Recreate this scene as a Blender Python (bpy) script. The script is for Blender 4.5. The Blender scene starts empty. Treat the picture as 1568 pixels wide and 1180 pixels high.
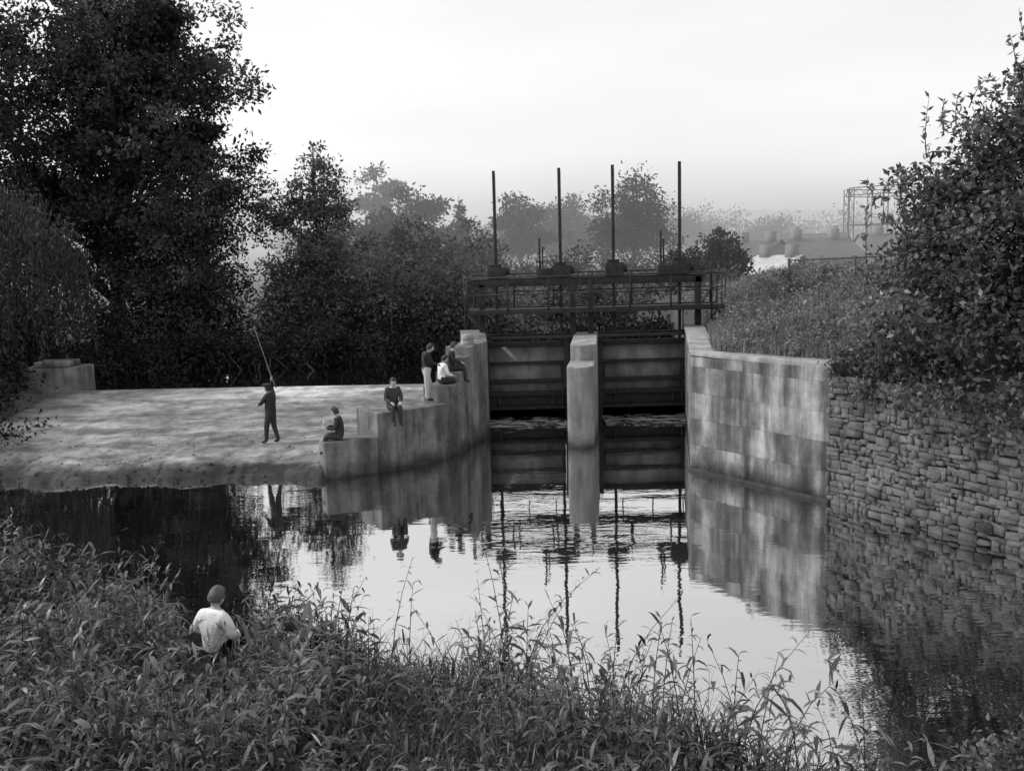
import bpy, bmesh, math, random
import numpy as np
from mathutils import Vector, Matrix
rng=np.random.default_rng(7); random.seed(7)
SC=bpy.context.scene
COL=SC.collection
# ------------------------------------------------------------------ helpers
def empty(name,loc=(0,0,0)):
    e=bpy.data.objects.new(name,None); e.location=loc; e.empty_display_size=.3; COL.objects.link(e); return e
def link(name,me,parent=None,mats=()):
    ob=bpy.data.objects.new(name,me); COL.objects.link(ob)
    for m in mats: me.materials.append(m)
    if parent is not None:
        ob.parent=parent; ob.matrix_parent_inverse=Matrix.Translation(parent.location).inverted()
    return ob
def quads(name,V,Q,mats,parent=None,tone=None,smooth=False,mi=None):
    V=np.asarray(V,dtype=np.float32).reshape(-1,3); Q=np.asarray(Q,dtype=np.int32).reshape(-1,4)
    me=bpy.data.meshes.new(name)
    me.vertices.add(len(V)); me.vertices.foreach_set('co',V.ravel())
    me.loops.add(Q.size); me.loops.foreach_set('vertex_index',Q.ravel())
    me.polygons.add(len(Q)); me.polygons.foreach_set('loop_start',np.arange(0,Q.size,4,dtype=np.int32))
    me.update(calc_edges=True)
    if smooth: me.polygons.foreach_set('use_smooth',np.ones(len(Q),dtype=bool))
    if mi is not None: me.polygons.foreach_set('material_index',np.asarray(mi,dtype=np.int32))
    if tone is not None:
        a=me.attributes.new('tone','FLOAT','POINT'); a.data.foreach_set('value',np.asarray(tone,dtype=np.float32))
    return link(name,me,parent,mats)
def nodes(name):
    m=bpy.data.materials.new(name); m.use_nodes=True
    nt=m.node_tree; nt.nodes.clear(); out=nt.nodes.new('ShaderNodeOutputMaterial')
    try: m.cycles.emission_sampling='NONE'
    except Exception: pass
    return m,nt,out
def ramp(nt,src,stops):
    r=nt.nodes.new('ShaderNodeValToRGB'); nt.links.new(src,r.inputs[0])
    el=r.color_ramp.elements
    while len(el)<len(stops): el.new(.5)
    for e,(p,v) in zip(el,stops): e.position=p; e.color=(v,v,v,1)
    return r.outputs[0]
def noise(nt,scale,vec=(1,1,1),detail=6,rough=.6,loc=(0,0,0)):
    g=nt.nodes.new('ShaderNodeNewGeometry'); mp=nt.nodes.new('ShaderNodeMapping')
    mp.inputs['Scale'].default_value=vec; mp.inputs['Location'].default_value=loc
    nt.links.new(g.outputs['Position'],mp.inputs['Vector'])
    n=nt.nodes.new('ShaderNodeTexNoise'); n.inputs['Scale'].default_value=scale
    n.inputs['Detail'].default_value=detail; n.inputs['Roughness'].default_value=rough
    nt.links.new(mp.outputs[0],n.inputs['Vector']); return n.outputs['Fac']
def mul(nt,a,b,op='MULTIPLY'):
    m=nt.nodes.new('ShaderNodeMath'); m.operation=op
    for i,s in enumerate((a,b)):
        if isinstance(s,(int,float)): m.inputs[i].default_value=s
        else: nt.links.new(s,m.inputs[i])
    return m.outputs[0]
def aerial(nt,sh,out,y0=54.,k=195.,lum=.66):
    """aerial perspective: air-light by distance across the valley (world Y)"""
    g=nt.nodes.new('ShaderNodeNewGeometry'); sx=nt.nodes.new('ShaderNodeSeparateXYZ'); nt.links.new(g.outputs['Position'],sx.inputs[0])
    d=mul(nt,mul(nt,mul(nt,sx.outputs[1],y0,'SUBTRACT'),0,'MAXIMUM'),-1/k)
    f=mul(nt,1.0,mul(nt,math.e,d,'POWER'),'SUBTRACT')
    em=nt.nodes.new('ShaderNodeEmission'); em.inputs[0].default_value=(lum,lum,lum,1)  # surface glow stands in for air-light; haze painted into the material
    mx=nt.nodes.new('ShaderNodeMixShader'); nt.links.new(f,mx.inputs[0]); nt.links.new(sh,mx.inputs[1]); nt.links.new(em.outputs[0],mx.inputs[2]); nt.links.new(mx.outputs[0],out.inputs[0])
def plain(name,lo,hi,scale=3,rough=.85,bump=.3,vec=(1,1,1),spec=.3,bscale=None,bdist=.02,air=False):
    m,nt,out=nodes(name); p=nt.nodes.new('ShaderNodeBsdfPrincipled')
    n=noise(nt,scale,vec); nt.links.new(ramp(nt,n,[(.3,lo),(.7,hi)]),p.inputs['Base Color'])
    p.inputs['Roughness'].default_value=rough; p.inputs['Specular IOR Level'].default_value=spec
    if bump:
        b=nt.nodes.new('ShaderNodeBump'); b.inputs['Strength'].default_value=bump; b.inputs['Distance'].default_value=bdist
        nt.links.new(noise(nt,bscale or scale*6),b.inputs['Height']); nt.links.new(b.outputs[0],p.inputs['Normal'])
    if air: aerial(nt,p.outputs[0],out)
    else: nt.links.new(p.outputs[0],out.inputs[0])
    return m
def leafmat(name,lo,hi,tr=.3,rough=.5,spec=0,air=False):
    m,nt,out=nodes(name)
    a=nt.nodes.new('ShaderNodeAttribute'); a.attribute_name='tone'
    c=ramp(nt,a.outputs['Fac'],[(0,lo),(1,hi)])
    if spec:
        p=nt.nodes.new('ShaderNodeBsdfPrincipled'); nt.links.new(c,p.inputs['Base Color']); p.inputs['Roughness'].default_value=rough; p.inputs['Specular IOR Level'].default_value=spec
    else:
        p=nt.nodes.new('ShaderNodeBsdfDiffuse'); nt.links.new(c,p.inputs[0])
    t=nt.nodes.new('ShaderNodeBsdfTranslucent'); nt.links.new(c,t.inputs[0])
    mx=nt.nodes.new('ShaderNodeMixShader'); mx.inputs[0].default_value=tr
    nt.links.new(p.outputs[0],mx.inputs[1]); nt.links.new(t.outputs[0],mx.inputs[2])
    if air: aerial(nt,mx.outputs[0],out)
    else: nt.links.new(mx.outputs[0],out.inputs[0])
    return m
def concrete(name,lo,hi,stain=.5,band=0.0):
    m,nt,out=nodes(name); p=nt.nodes.new('ShaderNodeBsdfPrincipled')
    base=ramp(nt,noise(nt,1.6,detail=9,rough=.7),[(.3,lo),(.68,hi)])
    streak=ramp(nt,noise(nt,2.6,(1,1,.12),detail=6,rough=.65),[(.38,1-stain),(.58,1.0)])
    blotch=ramp(nt,noise(nt,1.1,(1,1,.8),detail=7,rough=.7,loc=(5,2,9)),[(.42,1.0),(.60,1-stain*.8)])
    v=mul(nt,mul(nt,base,streak),blotch)
    g=nt.nodes.new('ShaderNodeNewGeometry'); sx=nt.nodes.new('ShaderNodeSeparateXYZ'); nt.links.new(g.outputs['Position'],sx.inputs[0])
    z=sx.outputs[2]
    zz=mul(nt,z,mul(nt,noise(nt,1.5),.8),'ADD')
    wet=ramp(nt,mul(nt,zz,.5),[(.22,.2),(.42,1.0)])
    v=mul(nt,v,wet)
    if band:
        fr=mul(nt,mul(nt,z,1/.62),0,'ADD'); f=nt.nodes.new('ShaderNodeMath'); f.operation='FRACT'; nt.links.new(fr,f.inputs[0])
        v=mul(nt,v,ramp(nt,f.outputs[0],[(0,1-band),(.04,1.0),(.95,1.0),(1,1-band)]))
        fl=nt.nodes.new('ShaderNodeMath'); fl.operation='FLOOR'; nt.links.new(fr,fl.inputs[0])
        cx=nt.nodes.new('ShaderNodeCombineXYZ'); nt.links.new(fl.outputs[0],cx.inputs[2])
        nt.links.new(mul(nt,sx.outputs[0],1.6),cx.inputs[0])
        n2=nt.nodes.new('ShaderNodeTexNoise'); n2.inputs['Scale'].default_value=1.7; n2.inputs['Detail'].default_value=5; nt.links.new(cx.outputs[0],n2.inputs['Vector'])
        v=mul(nt,v,ramp(nt,n2.outputs['Fac'],[(.42,.40),(.56,1.15)]))
    nt.links.new(v,p.inputs['Base Color']); p.inputs['Roughness'].default_value=.9
    b=nt.nodes.new('ShaderNodeBump'); b.inputs['Strength'].default_value=.6; b.inputs['Distance'].default_value=.03
    nt.links.new(noise(nt,7,detail=9,rough=.7),b.inputs['Height']); nt.links.new(b.outputs[0],p.inputs['Normal'])
    nt.links.new(p.outputs[0],out.inputs[0]); return m
def frame(d):
    d=d/np.linalg.norm(d); a=np.array([0,0,1.]) if abs(d[2])<.9 else np.array([1.,0,0])
    s=np.cross(d,a); s/=np.linalg.norm(s); return s,np.cross(s,d)
def tube(path,rad,n=6):
    path=np.asarray(path,float); k=len(path); V=[];Q=[]
    for i in range(k):
        d=path[min(i+1,k-1)]-path[max(i-1,0)]; s,t=frame(d)
        for j in range(n):
            a=2*math.pi*j/n; V.append(path[i]+rad[i]*(math.cos(a)*s+math.sin(a)*t))
    for i in range(k-1):
        for j in range(n):
            Q.append((i*n+j,i*n+(j+1)%n,(i+1)*n+(j+1)%n,(i+1)*n+j))
    if n==4: Q.append((0,3,2,1)); Q.append(tuple((k-1)*n+j for j in range(4)))
    elif n>=6:
        for e in (0,k-1):
            for j in range(1,n-2,2):
                Q.append((e*n,e*n+j,e*n+j+1,e*n+j+2) if e else (e*n,e*n+j+2,e*n+j+1,e*n+j))
    return V,Q
class Acc:
    def __init__(s): s.V=[];s.Q=[]
    def add(s,V,Q):
        o=len(s.V); s.V.extend([tuple(v) for v in V]); s.Q.extend([tuple(i+o for i in q) for q in Q]); return s
    def box(s,a,b):
        x0,y0,z0=a;x1,y1,z1=b
        V=[(x0,y0,z0),(x1,y0,z0),(x1,y1,z0),(x0,y1,z0),(x0,y0,z1),(x1,y0,z1),(x1,y1,z1),(x0,y1,z1)]
        return s.add(V,[(0,3,2,1),(4,5,6,7),(0,1,5,4),(1,2,6,5),(2,3,7,6),(3,0,4,7)])
    def rod(s,a,b,r,r2=None,n=6):
        return s.add(*tube([a,b],[r,r if r2 is None else r2],n))
    def out(s,name,mat,parent=None,bevel=0,smooth=False):
        ob=quads(name,s.V,s.Q,[mat],parent,smooth=smooth)
        if bevel:
            md=ob.modifiers.new('bevel','BEVEL'); md.width=bevel; md.segments=2; md.limit_method='ANGLE'
        return ob
# ------------------------------------------------------------------ materials
M={}
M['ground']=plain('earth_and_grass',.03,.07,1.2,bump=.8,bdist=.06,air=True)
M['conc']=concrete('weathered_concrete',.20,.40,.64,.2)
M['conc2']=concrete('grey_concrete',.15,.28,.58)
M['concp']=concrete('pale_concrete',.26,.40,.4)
M['steel']=plain('rusted_dark_steel',.018,.045,6,.7,.3)
M['steel2']=plain('weathered_gate_plate',.10,.32,2.2,.8,.3,(1,1,.5))
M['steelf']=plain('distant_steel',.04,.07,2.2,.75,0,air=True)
M['stone']=plain('rubble_stone',.04,.18,1.7,.95,1.,bscale=16,bdist=.035)
M['mortar']=plain('mortar',.04,.08,5,.95,.6)
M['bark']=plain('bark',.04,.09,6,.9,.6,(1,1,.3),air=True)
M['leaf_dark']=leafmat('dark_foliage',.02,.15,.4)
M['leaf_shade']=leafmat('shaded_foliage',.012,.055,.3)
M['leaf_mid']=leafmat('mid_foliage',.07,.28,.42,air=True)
M['leaf_right']=leafmat('bush_foliage',.03,.20,.35,.4,.35)
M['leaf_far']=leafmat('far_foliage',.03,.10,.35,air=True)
M['leaf_fg']=leafmat('bank_plant_foliage',.015,.22,.35,.42,.45)
M['grass']=leafmat('dry_grass',.08,.36,.35)
M['grass_fg']=leafmat('bank_grass_blades',.02,.16,.35)
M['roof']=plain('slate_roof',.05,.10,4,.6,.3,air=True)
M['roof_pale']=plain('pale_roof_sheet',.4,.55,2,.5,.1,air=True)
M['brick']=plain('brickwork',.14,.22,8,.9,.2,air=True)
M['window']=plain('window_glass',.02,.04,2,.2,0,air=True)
M['skin']=plain('skin',.38,.46,8,.6,.05)
M['hair']=plain('hair',.02,.05,60,.6,.3)
M['hair2']=plain('brown_hair',.06,.13,60,.6,.3)
M['jacket']=plain('dark_jacket',.018,.035,20,.85,.3)
M['jacket2']=plain('grey_jacket',.035,.06,20,.85,.3)
M['trs']=plain('dark_trousers',.025,.045,20,.85,.3)
M['trp']=plain('pale_trousers',.4,.5,20,.85,.3)
M['white']=plain('white_shirt',.74,.86,6,.85,.6,bscale=8,bdist=.05)
M['shoe']=plain('dark_shoes',.015,.03,20,.5,.1)
M['paper']=plain('paper',.6,.7,5,.8,0)
M['cane']=plain('cane_rod',.12,.2,5,.6,0)
def apron_mat():
    m,nt,out=nodes('silted_concrete_apron'); p=nt.nodes.new('ShaderNodeBsdfPrincipled')
    a=ramp(nt,noise(nt,.45,(.8,1.3,1),detail=9,rough=.7),[(.36,.15),(.5,.30),(.62,.48)])
    b=ramp(nt,noise(nt,2.2,(1,1,1),detail=6,rough=.65),[(.38,.58),(.58,1.05)])
    c=ramp(nt,noise(nt,.8,(.3,1.7,1),detail=7,rough=.65,loc=(2,7,1)),[(.40,.50),(.54,1.0)])
    v=mul(nt,mul(nt,a,b),c)
    g=nt.nodes.new('ShaderNodeNewGeometry'); sx=nt.nodes.new('ShaderNodeSeparateXYZ'); nt.links.new(g.outputs['Position'],sx.inputs[0])
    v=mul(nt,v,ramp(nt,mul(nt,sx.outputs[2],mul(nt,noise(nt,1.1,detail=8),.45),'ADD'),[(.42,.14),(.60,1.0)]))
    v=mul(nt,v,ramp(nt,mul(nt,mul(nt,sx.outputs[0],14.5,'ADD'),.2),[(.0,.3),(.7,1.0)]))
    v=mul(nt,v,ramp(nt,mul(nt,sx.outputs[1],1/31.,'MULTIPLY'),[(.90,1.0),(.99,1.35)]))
    nt.links.new(v,p.inputs['Base Color']); p.inputs['Roughness'].default_value=.95
    bb=nt.nodes.new('ShaderNodeBump'); bb.inputs['Strength'].default_value=.8; bb.inputs['Distance'].default_value=.10
    nt.links.new(noise(nt,2.0,detail=9,rough=.68),bb.inputs['Height']); nt.links.new(bb.outputs[0],p.inputs['Normal'])
    nt.links.new(p.outputs[0],out.inputs[0]); return m
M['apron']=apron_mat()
def water_mat(name,refl,bs):
    m,nt,out=nodes(name)
    d=nt.nodes.new('ShaderNodeBsdfDiffuse'); d.inputs[0].default_value=(.010,.010,.010,1)
    g=nt.nodes.new('ShaderNodeBsdfGlossy'); g.inputs[0].default_value=(refl,refl,refl,1); g.inputs['Roughness'].default_value=.012
    b=nt.nodes.new('ShaderNodeBump'); b.inputs['Strength'].default_value=bs; b.inputs['Distance'].default_value=.03
    h=mul(nt,noise(nt,1.1,(.5,1.6,1),detail=3,rough=.5),mul(nt,noise(nt,5,(.6,1.8,1),detail=2),.18),'ADD')
    amp=ramp(nt,noise(nt,.22,(1,1,1),detail=2,loc=(3,8,0)),[(.4,.25),(.62,1.0)])
    nt.links.new(mul(nt,h,amp),b.inputs['Height'])
    for s in (d,g): nt.links.new(b.outputs[0],s.inputs['Normal'])
    lw=nt.nodes.new('ShaderNodeLayerWeight'); lw.inputs[0].default_value=.35
    f=nt.nodes.new('ShaderNodeMapRange'); nt.links.new(lw.outputs['Facing'],f.inputs[0]); f.inputs['To Min'].default_value=.45; f.inputs['To Max'].default_value=1.0
    mx=nt.nodes.new('ShaderNodeMixShader'); nt.links.new(f.outputs[0],mx.inputs[0]); nt.links.new(d.outputs[0],mx.inputs[1]); nt.links.new(g.outputs[0],mx.inputs[2])
    nt.links.new(mx.outputs[0],out.inputs[0]); return m
M['water']=water_mat('river_water',.95,.28)
# ------------------------------------------------------------------ terrain
def xwall(y): return np.interp(y,[0,8,12.5,16.08,17.75,19.6,22.83,30.5,37],[20,14,11,8.64,7.46,6.44,4.2,5.6,5.9])
def shore(x): return np.interp(x,[-60,-14,-9.5,-5.2,-2.2,0,1.5,2.6,4,6,9,14,60],[19,16.5,15,12.6,11.1,10.5,9.4,8.4,7.4,6.0,4.2,2,-10])
def vnoise(x,y): return (np.sin(x*.9+1.3*np.sin(y*.7))+np.sin(y*1.1+1.7*np.sin(x*.5)))*.5
def vn3(x,y): return .5*vnoise(x*2.1+3,y*2.3)+.3*vnoise(x*4.7,y*5.1+2)+.2*vnoise(x*9.3+1,y*8.7)
def H(x,y):
    x=np.asarray(x,float);y=np.asarray(y,float)
    d=shore(x)-y+.25*vnoise(x*1.7,y*1.3)
    near=np.clip(np.minimum(d*.8,.45)+np.clip(d,0,9)*.16,-1.2,1.8)
    h=near
    r=x-xwall(y)-.28
    rt=2.68+np.clip(r*.26,0,1.3)+.12*vnoise(x*2,y*2)*np.clip(r,0,1)
    f=np.clip((y-40)/22,0,1); rt=rt*(1-f)+1.6*f
    h=np.where((r>0)&(y>0),rt,h)
    l=-13.4-x+.4*np.sin(y*1.3)
    h=np.where((l>0)&(y>21.5)&(y<38),np.clip(l*.5,0,1.1)+.1*vnoise(x,y),h)
    far=1.2+np.clip((y-38)*.03,0,.5)+.12*vnoise(x*.5,y*.5)
    h=np.where((y>38)&~(r>0),far,h)
    h=h+np.clip((y-260)/200,0,1)*(6+4*np.exp(-((x-90)/90)**2)+1.0*np.sin(x*.02))*(y>260)
    return h
def axis(fine0,fine1,st,ext):
    a=list(np.arange(fine0,fine1,st)); s=st; v=fine0
    lo=[];
    while v>-ext: s*=1.22; v-=s; lo.append(v)
    s=st; v=a[-1]; hi=[]
    while v<ext: s*=1.22; v+=s; hi.append(v)
    return np.array(lo[::-1]+a+hi)
X=axis(-22,16,.25,1500); Y=axis(2,42,.25,1500)
gx,gy=np.meshgrid(X,Y); gz=H(gx,gy)
nx,ny=len(X),len(Y)
V=np.stack([gx,gy,gz],-1).reshape(-1,3)
ii=np.arange(nx-1)[None,:]+nx*np.arange(ny-1)[:,None]
Q=np.stack([ii,ii+1,ii+nx+1,ii+nx],-1).reshape(-1,4)
quads('ground',V,Q,[M['ground']],smooth=False)
def sheet(name,x0,x1,y0,y1,z,mat):
    return quads(name,[(x0,y0,z),(x1,y0,z),(x1,y1,z),(x0,y1,z)],[(0,1,2,3)],[mat])
sheet('river_water',-80,60,-60,30.75,0,M['water'])
sheet('upstream_water',-80,9,30.76,40,.93,M['water'])
# weir apron
xs=np.linspace(-14.6,-.9,260); ts=np.linspace(0,1,120)
rj=np.random.default_rng(77); JX=np.linspace(-16,0,30); J1=rj.normal(0,.15,30); JX3=np.linspace(-16,0,110); J3=rj.normal(0,.035,110)
def crestY(x): return np.interp(x,[-17,-14,-8,-2.8,-.9],[31.4,31.2,30.9,30.6,30.5])
def fY(x): return float(np.interp(x,[-17,-12,-8,-5.7,-4.6,-3,-1.4,-.9],[23.3,22.9,22.95,22.7,22.6,24.3,26.5,28])+np.interp(x,JX,J1)+np.interp(x,JX3,J3))
def aprz(x,y,t):
    t=float(np.clip(t,0,1))
    return .02+.26*(1-math.exp(-t*16))+.82*t**.95+.08*float(vn3(x,y))*(1-t)*min(1,t*5+.15)
V=[];Q=[]
for x in xs:
    fy,cy=fY(x),crestY(x)
    V.append((x,fy-.6,-.5)); V.append((x,fy-.1,-.06))
    for t in ts:
        y=fy+.12+(cy-fy-.12)*t**1.4
        V.append((x,y,aprz(x,y,t**1.4)))
    V.append((x,cy+.25,1.1)); V.append((x,cy+.27,.2))
n=len(ts)+4
for i in range(len(xs)-1):
    for j in range(n-1): Q.append((i*n+j,(i+1)*n+j,(i+1)*n+j+1,i*n+j+1))
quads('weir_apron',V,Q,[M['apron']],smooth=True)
rg=np.random.default_rng(55); acc=Acc()
for i in range(330):
    x=rg.uniform(-13.6,-4.6); t=rg.uniform(0,1)**2.0; fy,cy=fY(x),crestY(x); y=fy+.12+(cy-fy)*t*.9; r=rg.uniform(.015,.06)*(1.2-t)
    z=aprz(x,y,(y-fy-.12)/(cy-fy-.12)); V=[]
    for k in range(4):
        an=k*math.pi/2+rg.uniform(-.4,.4); V.append((x+r*math.cos(an)*1.3,y+r*math.sin(an),z-r*.3))
    for k in range(4):
        an=k*math.pi/2+rg.uniform(-.4,.4); V.append((x+r*.7*math.cos(an),y+r*.6*math.sin(an),z+r*rg.uniform(.4,.8)))
    acc.add(V,[(0,1,5,4),(1,2,6,5),(2,3,7,6),(3,0,4,7),(4,5,6,7)])
acc.out('loose_stones',M['apron'])
# ------------------------------------------------------------------ walls
def wallstrip(name,pts,tops,thick,mat,zb=-1.0,parent=None,bevel=.02):
    pts=np.array(pts,float); k=len(pts); N=[]
    for i in range(k):
        d=pts[min(i+1,k-1)]-pts[max(i-1,0)]; d/=np.linalg.norm(d); N.append((-d[1],d[0]))
    V=[];Q=[]
    for i in range(k):
        b=pts[i]+np.array(N[i])*thick
        V+= [(*pts[i],zb),(*pts[i],tops[i]),(b[0],b[1],tops[i]),(b[0],b[1],zb)]
    for i in range(k-1):
        a=4*i;c=a+4
        Q+=[(a,c,c+1,a+1),(a+1,c+1,c+2,a+2),(a+2,c+2,c+3,a+3),(a,a+3,c+3,c)]
    Q+=[(0,1,2,3),(4*k-4,4*k-1,4*k-2,4*k-3)]
    ob=quads(name,V,Q,[mat],parent)
    if bevel:
        md=ob.modifiers.new('bevel','BEVEL'); md.width=bevel; md.segments=2; md.limit_method='ANGLE'
    return ob
lw=empty('stepped_wing_wall',(-2,25,0))
wallstrip('low_step',[(-4.47,22.67),(-3.9,22.9),(-3.26,23.27)],[.9]*3,.62,M['conc2'],parent=lw,bevel=.035)
wallstrip('middle_step',[(-3.26,23.275),(-2.8,23.6),(-2.40,23.96),(-1.98,24.38),(-1.64,24.85)],[1.47,1.46,1.45,1.44,1.43],1.15,M['conc2'],parent=lw,bevel=.035)
wallstrip('upper_step',[(-1.64,24.855),(-1.46,25.25),(-1.34,25.6)],[1.85]*3,.75,M['conc2'],parent=lw,bevel=.035)
wallstrip('seat_step',[(-1.34,25.605),(-1.22,26.0)],[2.12]*2,.72,M['conc2'],parent=lw,bevel=.035)
wallstrip('high_step',[(-1.22,26.005),(-1.1,26.4)],[2.46]*2,.7,M['conc2'],parent=lw,bevel=.035)
wallstrip('abutment',[(-1.1,26.405),(-.88,27.0),(-.67,27.6),(-.72,29),(-.84,30.9)],[2.7,2.72,2.74,2.76,2.78],.75,M['conc2'],parent=lw,bevel=.035)
a=Acc()
for zz,r in ((2.7,.2),(2.86,.17)):
    a.rod((-1.2,27.0,zz-.1),(-1.2,27.0,zz+.12),r,r*.93,12)
a.out('bollard_top',M['concp'],lw)
rw=empty('concrete_retaining_wall',(5,21,0))
def seg(p,q,n): return [tuple(np.array(p)+(np.array(q)-np.array(p))*t) for t in np.linspace(0,1,n)]
wallstrip('wall_face',seg((6.44,19.6),(4.2,22.83),6)[:-1]+[(4.2,22.83)],[2.78,2.77,2.75,2.73,2.71,2.7],-.5,M['conc'],parent=rw)
wallstrip('channel_side',[(4.2,22.84),(4.6,25.2),(5.5,30.9)],[2.7,2.7,2.7],-.5,M['conc'],parent=rw)
wallstrip('coping',seg((6.46,19.59),(4.185,22.825),4),[2.87,2.85,2.82,2.79],-.62,M['concp'],zb=2.72,parent=rw,bevel=.02)
wallstrip('channel_coping',[(4.185,22.835),(4.58,25.2),(5.48,30.9)],[2.79]*3,-.62,M['concp'],zb=2.705,parent=rw,bevel=.02)
wallstrip('wall_footing',seg((6.38,19.45),(4.12,22.75),5),[.07]*5,-.3,M['conc2'],zb=-.4,parent=rw,bevel=.02)
sw=empty('rubble_stone_wall',(8,17,0))
line=[(6.46,19.56),(7.46,17.75),(8.64,16.08),(11,12.5),(14,8)]
bk=[(p[0]+.06,p[1]+.05) for p in line]
wallstrip('mortar_core',bk[::-1],[2.5]*5,-.5,M['mortar'],parent=sw)
acc=Acc(); r2=np.random.default_rng(3)
for (p,q) in zip(line[:-1],line[1:]):
    p=np.array(p);q=np.array(q);L=np.linalg.norm(q-p);t=(q-p)/L;nrm=np.array([t[1],-t[0]])
    if nrm[0]>0: nrm=-nrm
    z=-.3
    while z<2.6:
        hgt=r2.uniform(.07,.17); s=r2.uniform(-.1,0)
        while s<L:
            w=r2.choice([r2.uniform(.08,.16),r2.uniform(.16,.38)]); g=.003
            if s+w>L+.1: w=L-s+.02
            if w<.05: break
            zt=z+hgt*r2.uniform(.88,1.2); zo=r2.normal(0,.014)
            o=r2.uniform(.0,.055); o2=o+.022
            def P(a,b,oo): xy=p+t*a+nrm*(oo+r2.normal(0,.008)); return (xy[0]+r2.normal(0,.011),xy[1]+r2.normal(0,.011),b+zo+.03*math.sin(a*1.7+p[0])+r2.normal(0,.012))
            c=.015
            Vv=[P(s+g,z+g,-.08),P(s+w-g,z+g,-.08),P(s+w-g,zt,-.08),P(s+g,zt,-.08)]
            Vv+=[P(s+g,z+g,o),P(s+w-g,z+g,o),P(s+w-g,zt,o),P(s+g,zt,o)]
            Vv+=[P(s+g+c,z+g+c,o2),P(s+w-g-c,z+g+c,o2),P(s+w-g-c,zt-c,o2),P(s+g+c,zt-c,o2)]
            Qq=[]
            for k in range(4):
                k2=(k+1)%4; Qq+=[(k,k2,4+k2,4+k),(4+k,4+k2,8+k2,8+k)]
            Qq.append((8,9,10,11)); acc.add(Vv,Qq); s+=w
        z+=hgt
acc.out('stones',M['stone'],sw)
pr=empty('gate_pier',(2,28,0))
def pier(name,cx,cy,hw,y1,sl,top,mat):
    P=[]
    for k in range(25):
        an=math.pi+math.pi*k/24; P.append((cx+hw*math.cos(an),cy+hw*math.sin(an)))
    P.append((cx+hw+sl*(y1-cy),y1)); P.append((cx-hw+sl*(y1-cy),y1))
    bm=bmesh.new(); vs=[bm.verts.new((x,y,-1)) for x,y in P]; f=bm.faces.new(vs)
    r=bmesh.ops.extrude_face_region(bm,geom=[f]); 
    for v in r['geom']:
        if isinstance(v,bmesh.types.BMVert): v.co.z=top
    bmesh.ops.recalc_face_normals(bm,faces=bm.faces)
    me=bpy.data.meshes.new(name); bm.to_mesh(me); bm.free(); ob=link(name,me,pr,[mat])
    md=ob.modifiers.new('bevel','BEVEL'); md.width=.04; md.segments=2; md.limit_method='ANGLE'; md.angle_limit=math.radians(45)
pier('front_nose',1.83,25.93,.36,27.3,.13,2.17,M['concp'])
pier('rear_block',2.03,27.31,.37,30.9,.10,2.62,M['concp'])
# ------------------------------------------------------------------ sluice gates and footbridge
sg=empty('sluice_gate_bridge',(2.4,30.5,0))
Yg=30.5
def gate(x0,x1,nm):
    z0,z1=.27,2.36
    a=Acc(); a.box((x0,Yg,z0+.02),(x1,Yg+.05,z1)); a.out(nm+'_skin_plate',M['steel2'],sg)
    a=Acc()
    for z,h in ((z1-.1,.14),(z1-.66,.08),(1.10,.12),(.70,.14),(z0,.1)):
        a.box((x0,Yg-.14,z),(x1,Yg-.005,z+h))
    for x in (x0,x0+.35,x1-.12,x1-.42):
        a.box((x,Yg-.13,z0+.105),(x+.07,Yg-.006,.695))
    for x in (x0,x1-.12): a.box((x,Yg-.1,1.225),(x+.08,Yg-.006,1.695))
    a.box((x0,Yg-.04,z0+.11),(x1,Yg-.007,.69))
    a.out(nm+'_beams',M['steel'],sg,.008)
gate(-.78,1.66,'left_gate'); gate(2.84,5.42,'right_gate')
a=Acc()
for x in (-.84,1.68,2.68,5.44):
    a.box((x,Yg-.3,-.6),(x+.14,Yg+.2,2.5))
for x in (1.86,2.42): a.box((x,Yg-.14,2.5),(x+.17,Yg+.06,4.3))
for x in (-.95,): a.box((x,Yg-.12,2.62),(x+.16,Yg+.06,4.2))
a.box((5.75,Yg-.12,2.7),(5.93,Yg+.06,4.3))
a.box((-.95,Yg-.5,2.53),(6.15,Yg-.42,2.61)); a.box((-.95,Yg+.42,2.53),(6.15,Yg+.5,2.61)); 
a.out('guide_columns_and_lower_walkway',M['steel'],sg,.006)
a=Acc()
a.box((-1.28,Yg-.6,3.30),(6.55,Yg-.5,3.46)); a.box((-1.28,Yg+.55,3.30),(6.55,Yg+.65,3.46))
a.box((-1.28,Yg-.495,3.36),(6.55,Yg+.545,3.42))
a.box((-1.15,Yg-.12,4.12),(6.0,Yg+.0,4.34)); a.box((-1.15,Yg+.2,4.12),(6.0,Yg+.3,4.34))
a.box((-1.2,Yg-.14,4.345),(6.05,Yg+.32,4.37))
for sx,x0 in ((1,-1.25),(-1,6.4)):
    a.rod((x0,Yg-.55,3.3),(x0+sx*.55,Yg-.55,2.6),.07,n=4)
    a.rod((x0+sx*.02,Yg-.4,4.3),(x0+sx*.5,Yg-.4,3.5),.03,n=4)
a.rod((2.1,Yg-.1,4.1),(1.0,Yg-.1,3.5),.025,n=4)
a.out('deck_and_top_girder',M['steel'],sg,.005)
a=Acc()
def rail(y,z,x0=-1.3,x1=6.5,r=.024): a.rod((x0,y,z),(x1,y,z),r)
rail(Yg-.6,4.42,-1.35,6.15); rail(Yg-.6,3.9,-1.3,6.4,.02); rail(Yg+.6,4.5,-1.2,6.3); rail(Yg+.6,3.95,-1.2,6.3,.02)
for x in np.linspace(-1.3,6.15,7):
    a.rod((x,Yg-.6,3.4),(x,Yg-.6,4.43),.028); a.rod((x+.2,Yg+.6,3.4),(x+.2,Yg+.6,4.51),.028)
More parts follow.
